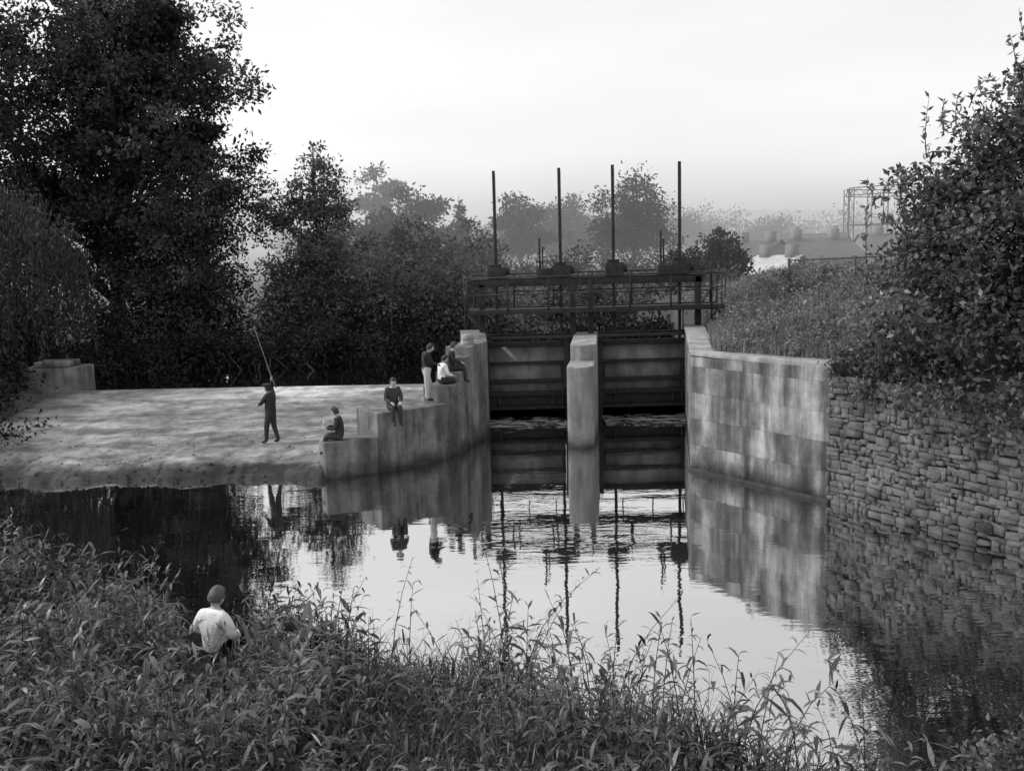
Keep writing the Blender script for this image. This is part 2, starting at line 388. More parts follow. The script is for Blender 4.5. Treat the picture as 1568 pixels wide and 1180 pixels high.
for x in (-.45,.45,1.3,3.4,4.35,5.3):
    a.rod((x,Yg-.46,2.6),(x,Yg-.46,3.35),.022); 
for z0,z1 in ((4.42,4.30),(3.95,3.85)):
    a.rod((6.15,Yg-.6,z0),(7.4,Yg+3.2,z1),.03)
for t in (0,.35,.7,1): a.rod((6.15+1.25*t,Yg-.6+3.8*t,3.0),(6.15+1.25*t,Yg-.6+3.8*t,4.4),.028)
for z0 in (4.42,3.9): a.rod((-1.35,Yg-.6,z0),(-1.5,Yg+2.2,z0),.028)
a.rod((-1.5,Yg+2.2,2.6),(-1.5,Yg+2.2,4.42),.03)
a.out('hand_rails',M['steel'],sg)
a=Acc()
for x,zt,top in ((-.4,4.72,7.65),(1.6,4.74,7.69),(3.24,4.78,7.74),(5.29,4.8,7.79)):
    a.box((x-.045,Yg+.04,2.2),(x+.045,Yg+.12,top))
    a.box((x-.26,Yg-.13,4.38),(x+.3,Yg+.27,zt)); a.box((x-.2,Yg-.1,zt+.001),(x+.17,Yg+.24,zt+.1))
    a.rod((x+.3,Yg+.05,4.6),(x+.42,Yg+.05,4.6),.13,n=10)
    for k in range(70):
        z=4.95+k*.038
        if z<top-.1: a.box((x+.046,Yg+.055,z),(x+.058,Yg+.105,z+.018))
for x,z in ((1.0,5.58),(4.74,5.72)):
    a.box((x-.07,Yg-.02,4.38),(x-.01,Yg+.1,z)); a.box((x+.03,Yg-.02,4.38),(x+.07,Yg+.1,z-.25)); a.box((x-.15,Yg-.1,4.38),(x+.6,Yg+.2,4.66))
    a.rod((x-.04,Yg-.05,z-.3),(x-.04,Yg-.25,z-.3),.02)
a.out('lifting_racks_and_gearboxes',M['steel'],sg,.004)
def foam_mat():
    m,nt,out=nodes('foam'); d=nt.nodes.new('ShaderNodeBsdfDiffuse'); d.inputs[0].default_value=(.6,.6,.6,1)
    t=nt.nodes.new('ShaderNodeBsdfTransparent'); mx=nt.nodes.new('ShaderNodeMixShader')
    at=nt.nodes.new('ShaderNodeAttribute'); at.attribute_name='tone'
    n=mul(nt,noise(nt,3.2,(.5,1.7,1),detail=6,rough=.75),mul(nt,at.outputs['Fac'],.22),'ADD')
    nt.links.new(ramp(nt,n,[(.715,0),(.77,.85)]),mx.inputs[0])
    nt.links.new(t.outputs[0],mx.inputs[1]); nt.links.new(d.outputs[0],mx.inputs[2]); nt.links.new(mx.outputs[0],out.inputs[0]); return m
M['foam']=foam_mat()
for x0,x1 in ((-.72,1.66),(2.8,5.42)):
    n=40; xs_=np.linspace(x0,x1,n); ys=np.linspace(27.4,30.6,n)
    gxx,gyy=np.meshgrid(xs_,ys); zz=.008+.015*np.abs(np.sin(gxx*7+gyy*5)*np.sin(gyy*11))
    mk=np.clip((gyy-27.4)/1.6,0,1)*np.clip(1.05-.35*np.clip((gyy-29.6),0,1)*1.0,0,1)
    iq=np.arange(n-1)[None,:]+n*np.arange(n-1)[:,None]
    quads('water_foam',np.stack([gxx,gyy,zz],-1).reshape(-1,3),np.stack([iq,iq+1,iq+n+1,iq+n],-1).reshape(-1,4),[M['foam']],tone=mk.ravel())
# ------------------------------------------------------------------ foliage
def unit(v): return v/np.maximum(np.linalg.norm(v,axis=-1,keepdims=True),1e-6)
def leafmesh(P,L,W,rg,outward=None,droop=.2):
    n=len(P); d=rg.normal(0,1,(n,3)); 
    if outward is not None: d=d+outward*.9
    d[:,2]-=droop; d=unit(d); s=unit(np.cross(d,rg.normal(0,1,(n,3)))); nn=np.cross(d,s)
    L=L[:,None];W=W[:,None]
    V=np.stack([P,P+d*L*.42+s*W*.5+nn*W*.12,P+d*L-nn*L*.12,P+d*L*.42-s*W*.5+nn*W*.12],1)
    Q=np.arange(4*n).reshape(n,4)
    return V.reshape(-1,3),Q
def in_lobes(lobes,n,rg,p=.45):
    lb=np.array(lobes,float); vol=lb[:,3]*lb[:,4]*lb[:,5]; k=rg.choice(len(lb),n,p=vol/vol.sum())
    u=unit(rg.normal(0,1,(n,3))); r=rg.uniform(0,1,n)**p
    wob=1+.16*np.sin(u[:,0]*5+k)+.14*np.sin(u[:,2]*7+2*k)+rg.normal(0,.05,n)
    return lb[k,:3]+u*(r*wob)[:,None]*lb[k,3:6],u
def tree(name,base,lobes,ncl,lpc,leaf,spread,mat,tr=.25,top=None,limbs=40,seed=1,droop=.2,p=.45,aspect=.5,wood=True,flat=.65,zmin=None):
    rg=np.random.default_rng(seed); e=empty(name,base)
    C,u=in_lobes(lobes,ncl,rg,p)
    zb=base[2] if zmin is None else zmin; C=C[C[:,2]>zb+.1] if wood else C
    n=len(C); k=np.repeat(np.arange(n),lpc)
    csz=rg.uniform(.6,1.35,n)[k][:,None]
    off=rg.normal(0,1,(len(k),3))*spread*csz*np.array([1,1,flat])
    P=C[k]+off
    tone=np.clip(rg.normal(.4,.26,n)[k]+rg.normal(0,.18,len(k)),0,1)
    L=leaf*rg.uniform(.6,1.35,len(k)); 
    V,Q=leafmesh(P,L,L*aspect,rg,unit(off),droop)
    quads('foliage',V,Q,[mat],e,np.repeat(tone,4))
    if wood:
        lb=np.array(lobes,float); ztop=top if top else lb[:,2].max()
        cx=(lb[:,0].mean()+base[0])/2; cy=(lb[:,1].mean()+base[1])/2
        T=np.linspace(0,1,9); path=[(base[0]+(cx-base[0])*t+.12*math.sin(5*t+seed),base[1]+(cy-base[1])*t+.1*math.cos(4*t),base[2]-.3+(ztop-base[2]+.3)*t) for t in T]
        rad=[tr*(1.35 if t==0 else 1)*(1-.85*t) for t in T]
        a=Acc(); a.add(*tube(path,rad,8)); path=np.array(path)
        for c in C[rg.choice(n,min(limbs,n),replace=False)]:
            t=np.clip((c[2]-base[2])/(ztop-base[2])*.8-rg.uniform(.05,.3),.15,.92)
            s=np.array([np.interp(t,T,path[:,i]) for i in range(3)])
            mid=s+(c-s)*.5+np.array([0,0,.12*np.linalg.norm(c-s)])+rg.normal(0,.12,3); r=tr*(1-.85*t)*.42
            a.add(*tube([s,s+(mid-s)*.5+rg.normal(0,.05,3),mid,c],[r,r*.75,r*.5,r*.12],5))
        a.out('trunk_and_limbs',M['bark'],e,smooth=True)
    return e
LD,LM,LS=M['leaf_dark'],M['leaf_mid'],M['leaf_shade']
tree('broadleaf_tree',(-18,45,1.3),[(-18,45,13.5,5.3,4,4.3),(-14.3,44,10,3.5,3.5,3.4),(-20,44,8,4.5,4,4),(-15.2,45,15.2,3.2,3,2.8),(-14.2,44.5,12.8,3.0,2.5,2.2),(-16,43.5,6,4,3,2.6)],660,110,.25,.37,LD,.42,15,80,11,p=.6)
tree('broadleaf_tree',(-25,42,1.3),[(-25,43,13,6,4,6),(-27,42,8,5,4,4)],190,100,.26,.45,LD,.45,15,60,12,p=.6)
tree('broadleaf_tree',(-12.8,41.5,1.3),[(-13,41.5,6.2,2.7,2.2,2.6),(-14,41,4,3.5,2,2.2),(-11.6,42,8,1.5,1.5,1.6)],280,70,.19,.32,LD,.2,8,40,13,p=.6)
tree('alder_tree',(-8.2,44,1.3),[(-8.3,44,5.0,2.3,2.0,2.0),(-8.3,44,7.2,1.5,1.5,1.6),(-8.3,44,9.0,.85,.8,1.3),(-8.35,44,10.2,.4,.4,.6),(-10.2,44,7.0,1.1,1.2,1.3)],220,66,.18,.26,LM,.16,10.0,60,14,p=.6)
def willow(name,base,R,top,seed,nst=420):
    rg=np.random.default_rng(seed); e=empty(name,base); P=[]
    a=Acc(); T=np.linspace(0,1,6); a.add(*tube([(base[0]+.2*math.sin(3*t),base[1],base[2]-.3+(top-base[2]-.6)*t) for t in T],[.4*(1-.75*t) for t in T],8))
    for i in range(nst):
        an=rg.uniform(0,2*math.pi); r=R*math.sqrt(rg.uniform(0.0,1)); 
        z0=top-(r/R)**2*(top-base[2])*.38+rg.normal(0,.3); L=(z0-base[2])*rg.uniform(.3,.95)
        x=base[0]+r*math.cos(an);y=base[1]+r*math.sin(an); n=int(L*14)+4
        t=np.linspace(0,1,n); px=x+.25*np.cos(an)*t+.06*np.sin(t*9+i); py=y+.25*np.sin(an)*t; pz=z0-L*t
        P.append(np.stack([px,py,pz],1)+rg.normal(0,.06,(n,3)))
        q=6; P.append(np.array([x,y,z0])+rg.normal(0,.25,(q,3)))
    P=np.concatenate(P); n=len(P); L=.2*rg.uniform(.7,1.3,n)
    d=rg.normal(0,.45,(n,3)); d[:,2]-=1; V,Q=leafmesh(P,L,L*.28,rg,d*2,1.2)
    quads('foliage',V,Q,[LD],e,np.repeat(np.clip(rg.normal(.5,.25,n),0,1),4)); a.out('trunk_and_limbs',M['bark'],e,smooth=True)
willow('weeping_willow',(-20.2,34.5,1.1),5.0,8.4,21,850)
def hedge(name,x0,x1,y0,y1,zb,zt,n,leaf,mat,seed,var=.35,lpc=40,sp=.35):
    rg=np.random.default_rng(seed); e=empty(name,((x0+x1)/2,(y0+y1)/2,zb)); k=12+int((x1-x0)/2); lobes=[]
    for i in range(k):
        x=x0+(x1-x0)*(i+.5)/k+rg.normal(0,.4); h=(zt-zb)*rg.uniform(1-var,1+var*.5)
        lobes.append((x,rg.uniform(y0,y1),zb+h*.5,(x1-x0)/k*rg.uniform(.8,1.4),1.3 if y1-y0>1.5 else .8,h*.52))
    C,u=in_lobes(lobes,n,rg,.55); kk=np.repeat(np.arange(n),lpc); off=rg.normal(0,1,(len(kk),3))*sp*np.array([1,1,.7]); P=C[kk]+off
    P[:,2]=np.maximum(P[:,2],zb-.1)
    tone=np.clip(rg.normal(.4,.27,n)[kk]+rg.normal(0,.15,len(kk)),0,1); L=leaf*rg.uniform(.6,1.3,len(kk))
    V,Q=leafmesh(P,L,L*.5,rg,unit(off),.2); quads('foliage',V,Q,[mat],e,np.repeat(tone,4))
    a=Acc()
    for i in range(k*3):
        c=C[rg.integers(n)]; a.add(*tube([(c[0]+rg.normal(0,.3),c[1],zb-.2),(c[0]+rg.normal(0,.15),c[1],(zb+c[2])/2),tuple(c)],[.05,.03,.01],4))
    a.out('stems',M['bark'],e)
hedge('riverside_shrubs',-30,-1,38.9,40.6,1.0,4.4,800,.21,LD,31,lpc=38)
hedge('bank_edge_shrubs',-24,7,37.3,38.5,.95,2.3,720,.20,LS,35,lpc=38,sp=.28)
hedge('riverside_shrubs',-10.5,0,42.5,45,1.2,5.4,400,.22,LM,32)
hedge('hedge',-5,13,47,52,1.4,3.9,500,.27,LM,33,lpc=34)
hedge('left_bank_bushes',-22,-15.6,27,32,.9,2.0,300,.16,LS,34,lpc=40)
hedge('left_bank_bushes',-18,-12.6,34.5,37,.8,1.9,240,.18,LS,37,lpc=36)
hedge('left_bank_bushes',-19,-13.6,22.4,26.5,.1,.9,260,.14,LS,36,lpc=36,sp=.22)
LF=M['leaf_far']
def far(name,x,y,w,zt,seed,zb=1.5,leaf=.4,kind='round',n=120):
    if kind=='round': lobes=[(x,y,zt-(zt-zb)*.36,w,w,(zt-zb)*.36),(x-w*.5,y,zb+(zt-zb)*.45,w*.7,w*.7,(zt-zb)*.25),(x+w*.55,y,zb+(zt-zb)*.5,w*.65,w*.6,(zt-zb)*.24)]
    elif kind=='cedar': lobes=[(x+(.25 if i%2 else -.3)*w,y,zb+(zt-zb)*f,w*r,w*r,(zt-zb)*.055) for i,(f,r) in enumerate(((.95,.45),(.82,.8),(.7,.95),(.55,1.0),(.42,.8)))]
    else: lobes=[(x,y,zb+(zt-zb)*f,w*(1.05-f),w*(1.05-f),(zt-zb)*.15) for f in (.3,.45,.6,.75,.9)]
    tree(name,(x,y,zb),lobes,n,38,leaf,w*.12,LF,w*.07,zt-.4,24,seed,p=.55)
far('broadleaf_tree',-6.3,62,3.0,7.0,41,leaf=.3,n=150); far('broadleaf_tree',-3.0,70,3.0,6.6,42,n=130,leaf=.34)
far('broadleaf_tree',-14.5,118,4.0,14.6,43,kind='cedar',leaf=.5); far('cedar_tree',-8.6,92,3.6,10.6,44,kind='cedar',n=170)
far('pine_tree',-4.3,90,1.7,10.3,45,kind='cone',n=90); far('broadleaf_tree',-10,80,4.0,8.3,46,n=150)
far('broadleaf_tree',1.4,95,3.0,10.0,47,kind='cedar',n=150); far('broadleaf_tree',5.5,110,4,10.6,48,n=140)
far('broadleaf_tree',10.6,84,3.4,11.0,49,n=240,leaf=.32); far('broadleaf_tree',7.5,120,3.5,10.8,50)
far('broadleaf_tree',16,140,5,11.5,51); far('broadleaf_tree',25,150,6,10.8,52); far('broadleaf_tree',32,170,6,10.6,53)
far('broadleaf_tree',13.4,62,1.5,6.1,54,n=110,leaf=.26); far('broadleaf_tree',0,125,5,9,55); far('broadleaf_tree',10.5,60,1.8,4.8,56,n=80,leaf=.28)
far('broadleaf_tree',42,160,5,9.6,57)
hedge('distant_tree_belt',-50,130,210,230,1.5,10,1000,.9,LF,61,lpc=28,sp=1.2)
hedge('hedge',-12,15,66,72,1.4,4.6,450,.32,LF,62,lpc=36,sp=.5)
hedge('hedge',15,34,70,74,.8,2.6,220,.3,LF,63,lpc=36,sp=.4)
rb=[(9.7,17.6,4.9,2.3,1.9,2.2),(8.3,17.8,4.2,1.7,1.5,1.8),(8.6,17.9,6.3,1.2,1.2,1.4),(9.1,17.8,7.5,.9,1,1.1),(10.6,17.4,7.0,1.5,1.5,1.7),(7.5,18.2,5.1,.9,.9,1.0),(7.9,18.2,6.1,.6,.7,.9),(9.4,16.6,2.8,1.5,1.2,1.1),(7.3,18.5,3.5,.85,.8,.9),(10.5,15.0,2.6,1.6,1.4,1.4),(12,17,6,2,2,3),
 (7.7,17.2,2.7,.8,.6,.6),(8.4,16.1,2.3,.85,.6,.65),(9.1,15.0,2.0,1.0,.7,.8),(9.9,13.8,1.6,1.1,.8,1.0)]
tree('hawthorn_tree',(10.2,17.9,2.9),rb,1050,60,.125,.19,M['leaf_right'],.16,7.8,90,71,droop=.1,p=.62,aspect=.55,zmin=.6)
def shoots(name,bases,L,leaf,mat,seed,n=14,parent=None,up=.8,asp=.38):
    rg=np.random.default_rng(seed); PV=[];PQ=[];tn=[];a=Acc();o=0
    for b in bases:
        b=np.array(b,float); d=unit(rg.normal(0,.5,3)+np.array([0,0,up])); l=L*rg.uniform(.6,1.3); bend=rg.normal(0,.18,3)*l
        t=np.linspace(0,1,6); path=b+d*t[:,None]*l+bend*(t[:,None]**2); a.add(*tube(path,[.012*(1-.7*q) for q in t],4))
        tt=rg.uniform(.1,1,n); P=b+d*tt[:,None]*l+bend*(tt[:,None]**2); Ls=leaf*rg.uniform(.7,1.3,n)
        V,Q=leafmesh(P,Ls,Ls*asp,rg,np.tile(d,(n,1))*.6+0,.0); PV.append(V);PQ.append(Q+o);o+=len(V); tn.append(np.repeat(np.clip(rg.normal(.6,.2,n),0,1),4))
    e=parent or empty(name,tuple(bases[0])); quads('shoot_leaves',np.concatenate(PV),np.concatenate(PQ),[mat],e,np.concatenate(tn)); a.out('shoot_stems',M['bark'],e)
    return e
rg=np.random.default_rng(5)
C,u=in_lobes(rb,300,rg,.05)
shoots('hawthorn_shoots',[c for c in C if c[0]<11],.8,.13,M['leaf_right'],72,20,bpy.data.objects['hawthorn_tree'])
tree('bramble_bush',(7.4,19.6,2.9),[(7.2,19.5,2.9,.8,.5,.35),(8.0,18.8,3.0,.9,.6,.5),(7.1,18.7,2.5,.4,.4,.5)],130,50,.10,.14,M['leaf_right'],.03,3.2,20,73,p=.6,flat=.8,zmin=1.8)
# ------------------------------------------------------------------ grass and weeds on the right bank
def blades(name,P,hmin,hmax,w,mat,seed,lean=.35,parent=None):
    rg=np.random.default_rng(seed); n=len(P); h=rg.uniform(hmin,hmax,n)[:,None]; az=rg.uniform(0,2*math.pi,n); az2=rg.uniform(0,2*math.pi,n)
    s=np.stack([np.cos(az),np.sin(az),0*az],1)*w*.5; l=np.stack([np.cos(az2),np.sin(az2),0*az],1)*rg.uniform(.1,1,n)[:,None]*lean*h
    up=np.array([0,0,1.])
    a1=P+l*.3+up*h*.55; a2=P+l+up*h*rg.uniform(.82,1,n)[:,None]
    V=np.stack([P-s,P+s,a1+s*.8,a1-s*.8,a2+s*.12,a2-s*.12],1).reshape(-1,3); b=np.arange(n)[:,None]*6
    Q=np.concatenate([b+np.array([0,1,2,3]),b+np.array([3,2,4,5])],1).reshape(-1,4)
    return quads(name,V,Q,[mat],parent,np.repeat(np.clip(rg.normal(.5,.25,n),0,1),6))
def plants(name,B,hmin,hmax,nl,L,W,mat,seed,lean=.25,t0=.1,up=.5,stem=.006,droop=.55,tm=.42,hs=None):
    rg=np.random.default_rng(seed); n=len(B); h=rg.uniform(hmin,hmax,n); az=rg.uniform(0,2*math.pi,n)
    if hs is not None: h=h*hs
    ln=np.stack([np.cos(az),np.sin(az),0*az],1)*(rg.uniform(.05,1,n)*lean*h)[:,None]
    def pos(i,t): return B[i]+ln[i]*(t**2)[:,None]+np.stack([0*t,0*t,h[i]*t*(1-.12*t)],1)
    i=np.repeat(np.arange(n),nl); m=len(i); t=np.tile(np.linspace(t0,1,nl),n)+rg.uniform(-.03,.03,m)
    P=pos(i,t); a2=np.tile(np.arange(nl)*2.4,n)+az[i]+rg.normal(0,.3,m)
    el=up+rg.normal(0,.3,m)+(t>.93)*.5; hd=np.stack([np.cos(a2),np.sin(a2),0*a2],1)
    d=hd*np.cos(el)[:,None]+np.array([0,0,1])*np.sin(el)[:,None]; s=np.stack([-np.sin(a2),np.cos(a2),0*a2],1)+rg.normal(0,.3,(m,3)); s=unit(s-d*np.sum(s*d,1,keepdims=True))
    Ls=(L*rg.uniform(.45,1.35,m)*(1.05-.45*t)*rg.uniform(.7,1.2,n)[i])[:,None]; Ws=Ls*W/L*rg.uniform(.7,1.3,n)[i][:,None]
    dr=(droop*rg.uniform(.2,1.5,m))[:,None]*np.array([0,0,-1.])
    m1=P+d*Ls*.35; m2=m1+unit(d+dr)*Ls*.35; tip=m2+unit(d+dr*2.2)*Ls*.32
    V=np.stack([P-s*Ws*.1,P+s*Ws*.1,m1+s*Ws*.5,m1-s*Ws*.5,m2+s*Ws*.38,m2-s*Ws*.38,tip+s*Ws*.03,tip-s*Ws*.03],1).reshape(-1,3)
    b=np.arange(m)[:,None]*8; Q=np.concatenate([b+np.array([0,1,2,3]),b+np.array([3,2,4,5]),b+np.array([5,4,6,7])],1).reshape(-1,4)
    tone=np.repeat(np.clip(rg.normal(tm,.24,n)[i]+rg.normal(0,.18,m),0,1),8)
    T=np.linspace(0,1,5); SV=[]
    for k,tt in enumerate(T):
        c=pos(np.arange(n),np.full(n,tt)); r=stem*(1-.7*tt)
        for q in range(3):
            an=q*2.094; SV.append(c+np.array([math.cos(an)*r,math.sin(an)*r,0]))
    SV=np.stack(SV,1); fs=[]
    for k in range(4):
        for q in range(3): fs.append((k*3+q,k*3+(q+1)%3,(k+1)*3+(q+1)%3,(k+1)*3+q))
    off=len(V); SQ=(np.arange(n)[:,None,None]*15+np.array(fs)[None]).reshape(-1,4)+off
    V=np.concatenate([V,SV.reshape(-1,3)]); Q=np.concatenate([Q,SQ]); tone=np.concatenate([tone,np.full(n*15,.3)])
    return quads(name,V,Q,[mat],None,tone)
def scatter(n,x0,x1,y0,y1,cond,rg):
    x=rg.uniform(x0,x1,n);y=rg.uniform(y0,y1,n);k=cond(x,y);x=x[k];y=y[k]; return np.stack([x,y,H(x,y)],1)
rg=np.random.default_rng(9)
P=scatter(75000,4.5,16,18,44,lambda x,y:(x>xwall(y)+.5)&(np.random.default_rng(1).uniform(0,1,len(x))<.6+.5*vnoise(x*1.5,y*1.5)),rg)
blades('bank_grass',P,.10,.38,.02,M['grass'],81,.7)
P=scatter(3000,4.6,14,20,40,lambda x,y:(x>xwall(y)+.75)&(vnoise(x*1.3+2,y*1.1)>-.5),rg)
plants('bank_weeds',P,.2,.75,11,.19,.07,M['grass'],84,.4)
tree('bank_undergrowth',(8,28,3.2),[(9.5,27,3.6,1.3,1.3,.55),(9,31,3.9,1.8,1.6,.45),(8.6,23,3.4,.8,.8,.5),(10.5,23.5,3.9,1.6,1.5,.8),(7.0,32.5,3.3,.6,.8,.5)],150,40,.12,.17,LM,seed=82,wood=False,flat=.6)
# ------------------------------------------------------------------ near bank vegetation
px_,py_=-3.62,11.05   # where the person sits: trampled clearing in front
def clear(x,y): return ~((np.abs(x-px_*y/py_)<.46)&(y>9.3)&(y<11.9))
rg=np.random.default_rng(10)
MF=M['leaf_fg']
B=scatter(16000,-13,5,5,18,lambda x,y:(y<shore(x)+.1)&(x>-y*.8)&(x<y*.7)&clear(x,y),rg)
wl=B[(B[:,0]<-1.8)][:2200]
hs=np.clip(1+.45*vnoise(wl[:,0]*1.6,wl[:,1]*1.9),.55,1.45); hs=np.where((np.abs(wl[:,0]-px_*wl[:,1]/py_)<.5)&(wl[:,1]>7.8),hs*.6,hs)
plants('willowherb_bed',wl,.55,1.15,15,.27,.052,MF,91,.35,droop=.4,hs=hs)
B2=B[(B[:,0]>=-3.0)]; B2=B2[np.random.default_rng(4).uniform(0,1,len(B2))<np.clip(.95-.13*B2[:,0],.35,1)][:1250]
plants('riverside_willowherb',B2,.35,.95,13,.22,.036,MF,92,.5,droop=.4,hs=np.clip(1+.5*vnoise(B2[:,0]*2.1+1,B2[:,1]*2.2),.5,1.5))
P=scatter(46000,-12,5,5,17,lambda x,y:(y<shore(x)+.2)&(x>-y*.75)&(x<y*.75)&(vnoise(x*2.2+4,y*2.2)>-.1)&(x>-4.5+rng.normal(0,1,len(x)))&clear(x,y),rg)
blades('long_grass',P,.25,.85,.014,M['grass_fg'],93,.8)
P=scatter(500,px_-.6,px_+.6,9.3,11.9,lambda x,y:y>0,rg)
blades('trampled_grass',P,.1,.3,.014,M['grass_fg'],98,1.2)
tb=[]
for x,y,k in ((-1.35,10.7,4),(.3,10.3,5),(.0,10.2,3),(1.3,9.4,5),(1.9,8.9,4),(-2.2,11.1,3),(-4.9,12.4,3),(-5.6,12.9,4),(-7.2,13.9,5),(2.6,8.3,5),(-.5,10.5,4),(.9,9.8,5),(-8.6,14.6,5),(-9.6,15.0,5),(-6.4,13.3,5),(2.2,8.5,3),(-1.6,8.8,4),(-5.2,9.5,4),(1.2,8.0,3),(3.2,7.8,5),(-7.5,11.5,4)):
    for j in range(k): 
        xx=x+rg.normal(0,.25); yy=y+rg.normal(0,.2); tb.append((xx,yy,max(0,float(H(xx,yy)))))
tb=np.array(tb); tb=tb[clear(tb[:,0],tb[:,1])]
plants('tall_willow_shoots',tb,1.0,1.85,16,.28,.05,MF,94,.6,.3,.35,.010,.5,.5)
tree('riverside_shrub',(4.2,7.6,.2),[(4.5,8.0,.75,.7,.5,.42),(5.2,7.7,.7,.7,.5,.4)],90,50,.07,.12,MF,.02,1.0,20,95)
# ------------------------------------------------------------------ buildings, frame and fence
def house(x,y,w,d,eave,ridge,rot,zb=1.2,pale=False):
    e=empty('brick_house',(x,y,zb))
    c,s=math.cos(rot),math.sin(rot)
    def R(p): return (x+c*p[0]-s*p[1],y+s*p[0]+c*p[1],p[2])
    def bx(nm,a0,b0,mat):
        a=Acc(); a.box(a0,b0); a.V=[R(v) for v in a.V]; a.out(nm,mat,e)
    bx('walls',(-w/2,-d/2,zb-.5),(w/2,d/2,eave),M['brick'])
    V=[(-w/2-.2,-d/2-.3,eave-.1),(w/2+.2,-d/2-.3,eave-.1),(w/2+.2,0,ridge),(-w/2-.2,0,ridge),(w/2+.2,d/2+.3,eave-.1),(-w/2-.2,d/2+.3,eave-.1)]
    quads('roof',[R(v) for v in V],[(0,1,2,3),(3,2,4,5)],[M['roof_pale'] if pale else M['roof']],e)
    quads('gables',[R(v) for v in [(-w/2,-d/2,eave),(-w/2,0,ridge-.1),(-w/2,0,ridge-.1),(-w/2,d/2,eave),(w/2,-d/2,eave),(w/2,d/2,eave),(w/2,0,ridge-.1),(w/2,0,ridge-.1)]],[(0,1,2,3),(4,5,6,7)],[M['brick']],e)
    for k in (-.3,.3):
        bx('chimney',(w*k-.4,-.35,ridge-.6),(w*k+.4,.35,ridge+.8),M['brick'])
        bx('window',(w*k-.6,-d/2-.03,eave-1.5),(w*k+.6,-d/2+.02,eave-.5),M['window'])
    bx('door',(-.45,-d/2-.03,zb-.4),(.45,-d/2+.02,zb+1.6),M['window'])
house(22.6,90,5.0,6,3.7,5.2,-.9); house(28.5,92,6.5,7,3.6,5.3,.25); house(20.8,76,3.6,4.5,2.8,4.1,-.75,pale=True); house(40,100,9,7,3.6,5.6,0); house(34,110,7,7,3.8,5.8,-.5)
e=empty('terraced_houses',(110,420,8))
for i in range(14):
    x=92+i*9.5; z=float(H(x,430))
    a=Acc(); a.box((x-4.3,426,z-1),(x+4.3,433,z+4)); a.box((x-.6,429,z+6),(x+.6,430.5,z+7.6)); a.out('walls',M['brick'],e)
    quads('roof',[(x-4.5,425.6,z+4),(x+4.5,425.6,z+4),(x+4.5,429.7,z+6.8),(x-4.5,429.7,z+6.8),(x+4.5,433.5,z+4),(x-4.5,433.5,z+4)],[(0,1,2,3),(3,2,4,5)],[M['roof']],e)
e=empty('gas_holder_frame',(42,110,1)); a=Acc(); cx,cy,R=43.2,110,5.6; n=8; pts=[]
for i in range(n): an=2*math.pi*i/n+.2; pts.append((cx+R*math.cos(an),cy+R*math.sin(an)))
zt=10.6
for i in range(n):
    x,y=pts[i]; x2,y2=pts[(i+1)%n]
    for ox in (-.25,.25): a.rod((x+ox,y,.5),(x+ox,y,zt),.06,n=4)
    for k in range(10): a.rod((x-.25 if k%2 else x+.25,y,k*1.0+.6),(x+.25 if k%2 else x-.25,y,k*1.0+1.6),.035,n=4)
    for z in (zt,zt-.8,zt-4): a.rod((x,y,z),(x2,y2,z),.055,n=4)
    for k in range(5):
        t0,t1=k/5,(k+1)/5; a.rod((x+(x2-x)*t0,y+(y2-y)*t0,zt if k%2 else zt-.8),(x+(x2-x)*t1,y+(y2-y)*t1,zt-.8 if k%2 else zt),.035,n=4)
a.out('lattice_columns',M['steelf'],e)
e=empty('wire_fence',(9,31,3)); a=Acc()
fp=[(8.95,31.5),(10.6,30.2),(12.4,29)]
for (x,y),zt in zip(fp,(4.75,4.8,4.85)):
    zb=float(H(x,y)); a.rod((x,y,zb-.3),(x,y,zt),.05,.045,8)
a.rod((8.95,31.5,4.68),(12.4,29,4.8),.025); 
for z in (4.3,3.95): a.rod((8.95,31.5,z),(12.4,29,z+.1),.008,n=4)
a.out('posts_and_rail',M['bark'],e)
a=Acc(); a.box((-16.3,32.4,.2),(-14.3,33.4,1.75)); a.box((-15.9,32.39,1.752),(-14.7,33.3,1.95)); a.out('concrete_block',M['conc2'],None,.05)
# ------------------------------------------------------------------ people
def skinmesh(verts,edges,radii,root=0,sub=2):
    me=bpy.data.meshes.new('tmp'); me.from_pydata([tuple(v) for v in verts],edges,[]); ob=bpy.data.objects.new('tmp',me); COL.objects.link(ob)
    sk=ob.modifiers.new('s','SKIN'); sk.use_smooth_shade=True
    for i,r in enumerate(radii):
        sv=me.skin_vertices[0].data[i]; sv.radius=(r,r) if not isinstance(r,tuple) else r; sv.use_root=(i==root)
    ss=ob.modifiers.new('u','SUBSURF'); ss.levels=sub; ss.render_levels=sub
    dg=bpy.context.evaluated_depsgraph_get(); dg.update(); m2=bpy.data.meshes.new_from_object(ob.evaluated_get(dg)); bpy.data.objects.remove(ob); return m2
def segdist(p,a,b):
    ab=b-a; t=max(0,min(1,(p-a).dot(ab)/max(ab.length_squared,1e-9))); return (p-a-ab*t).length
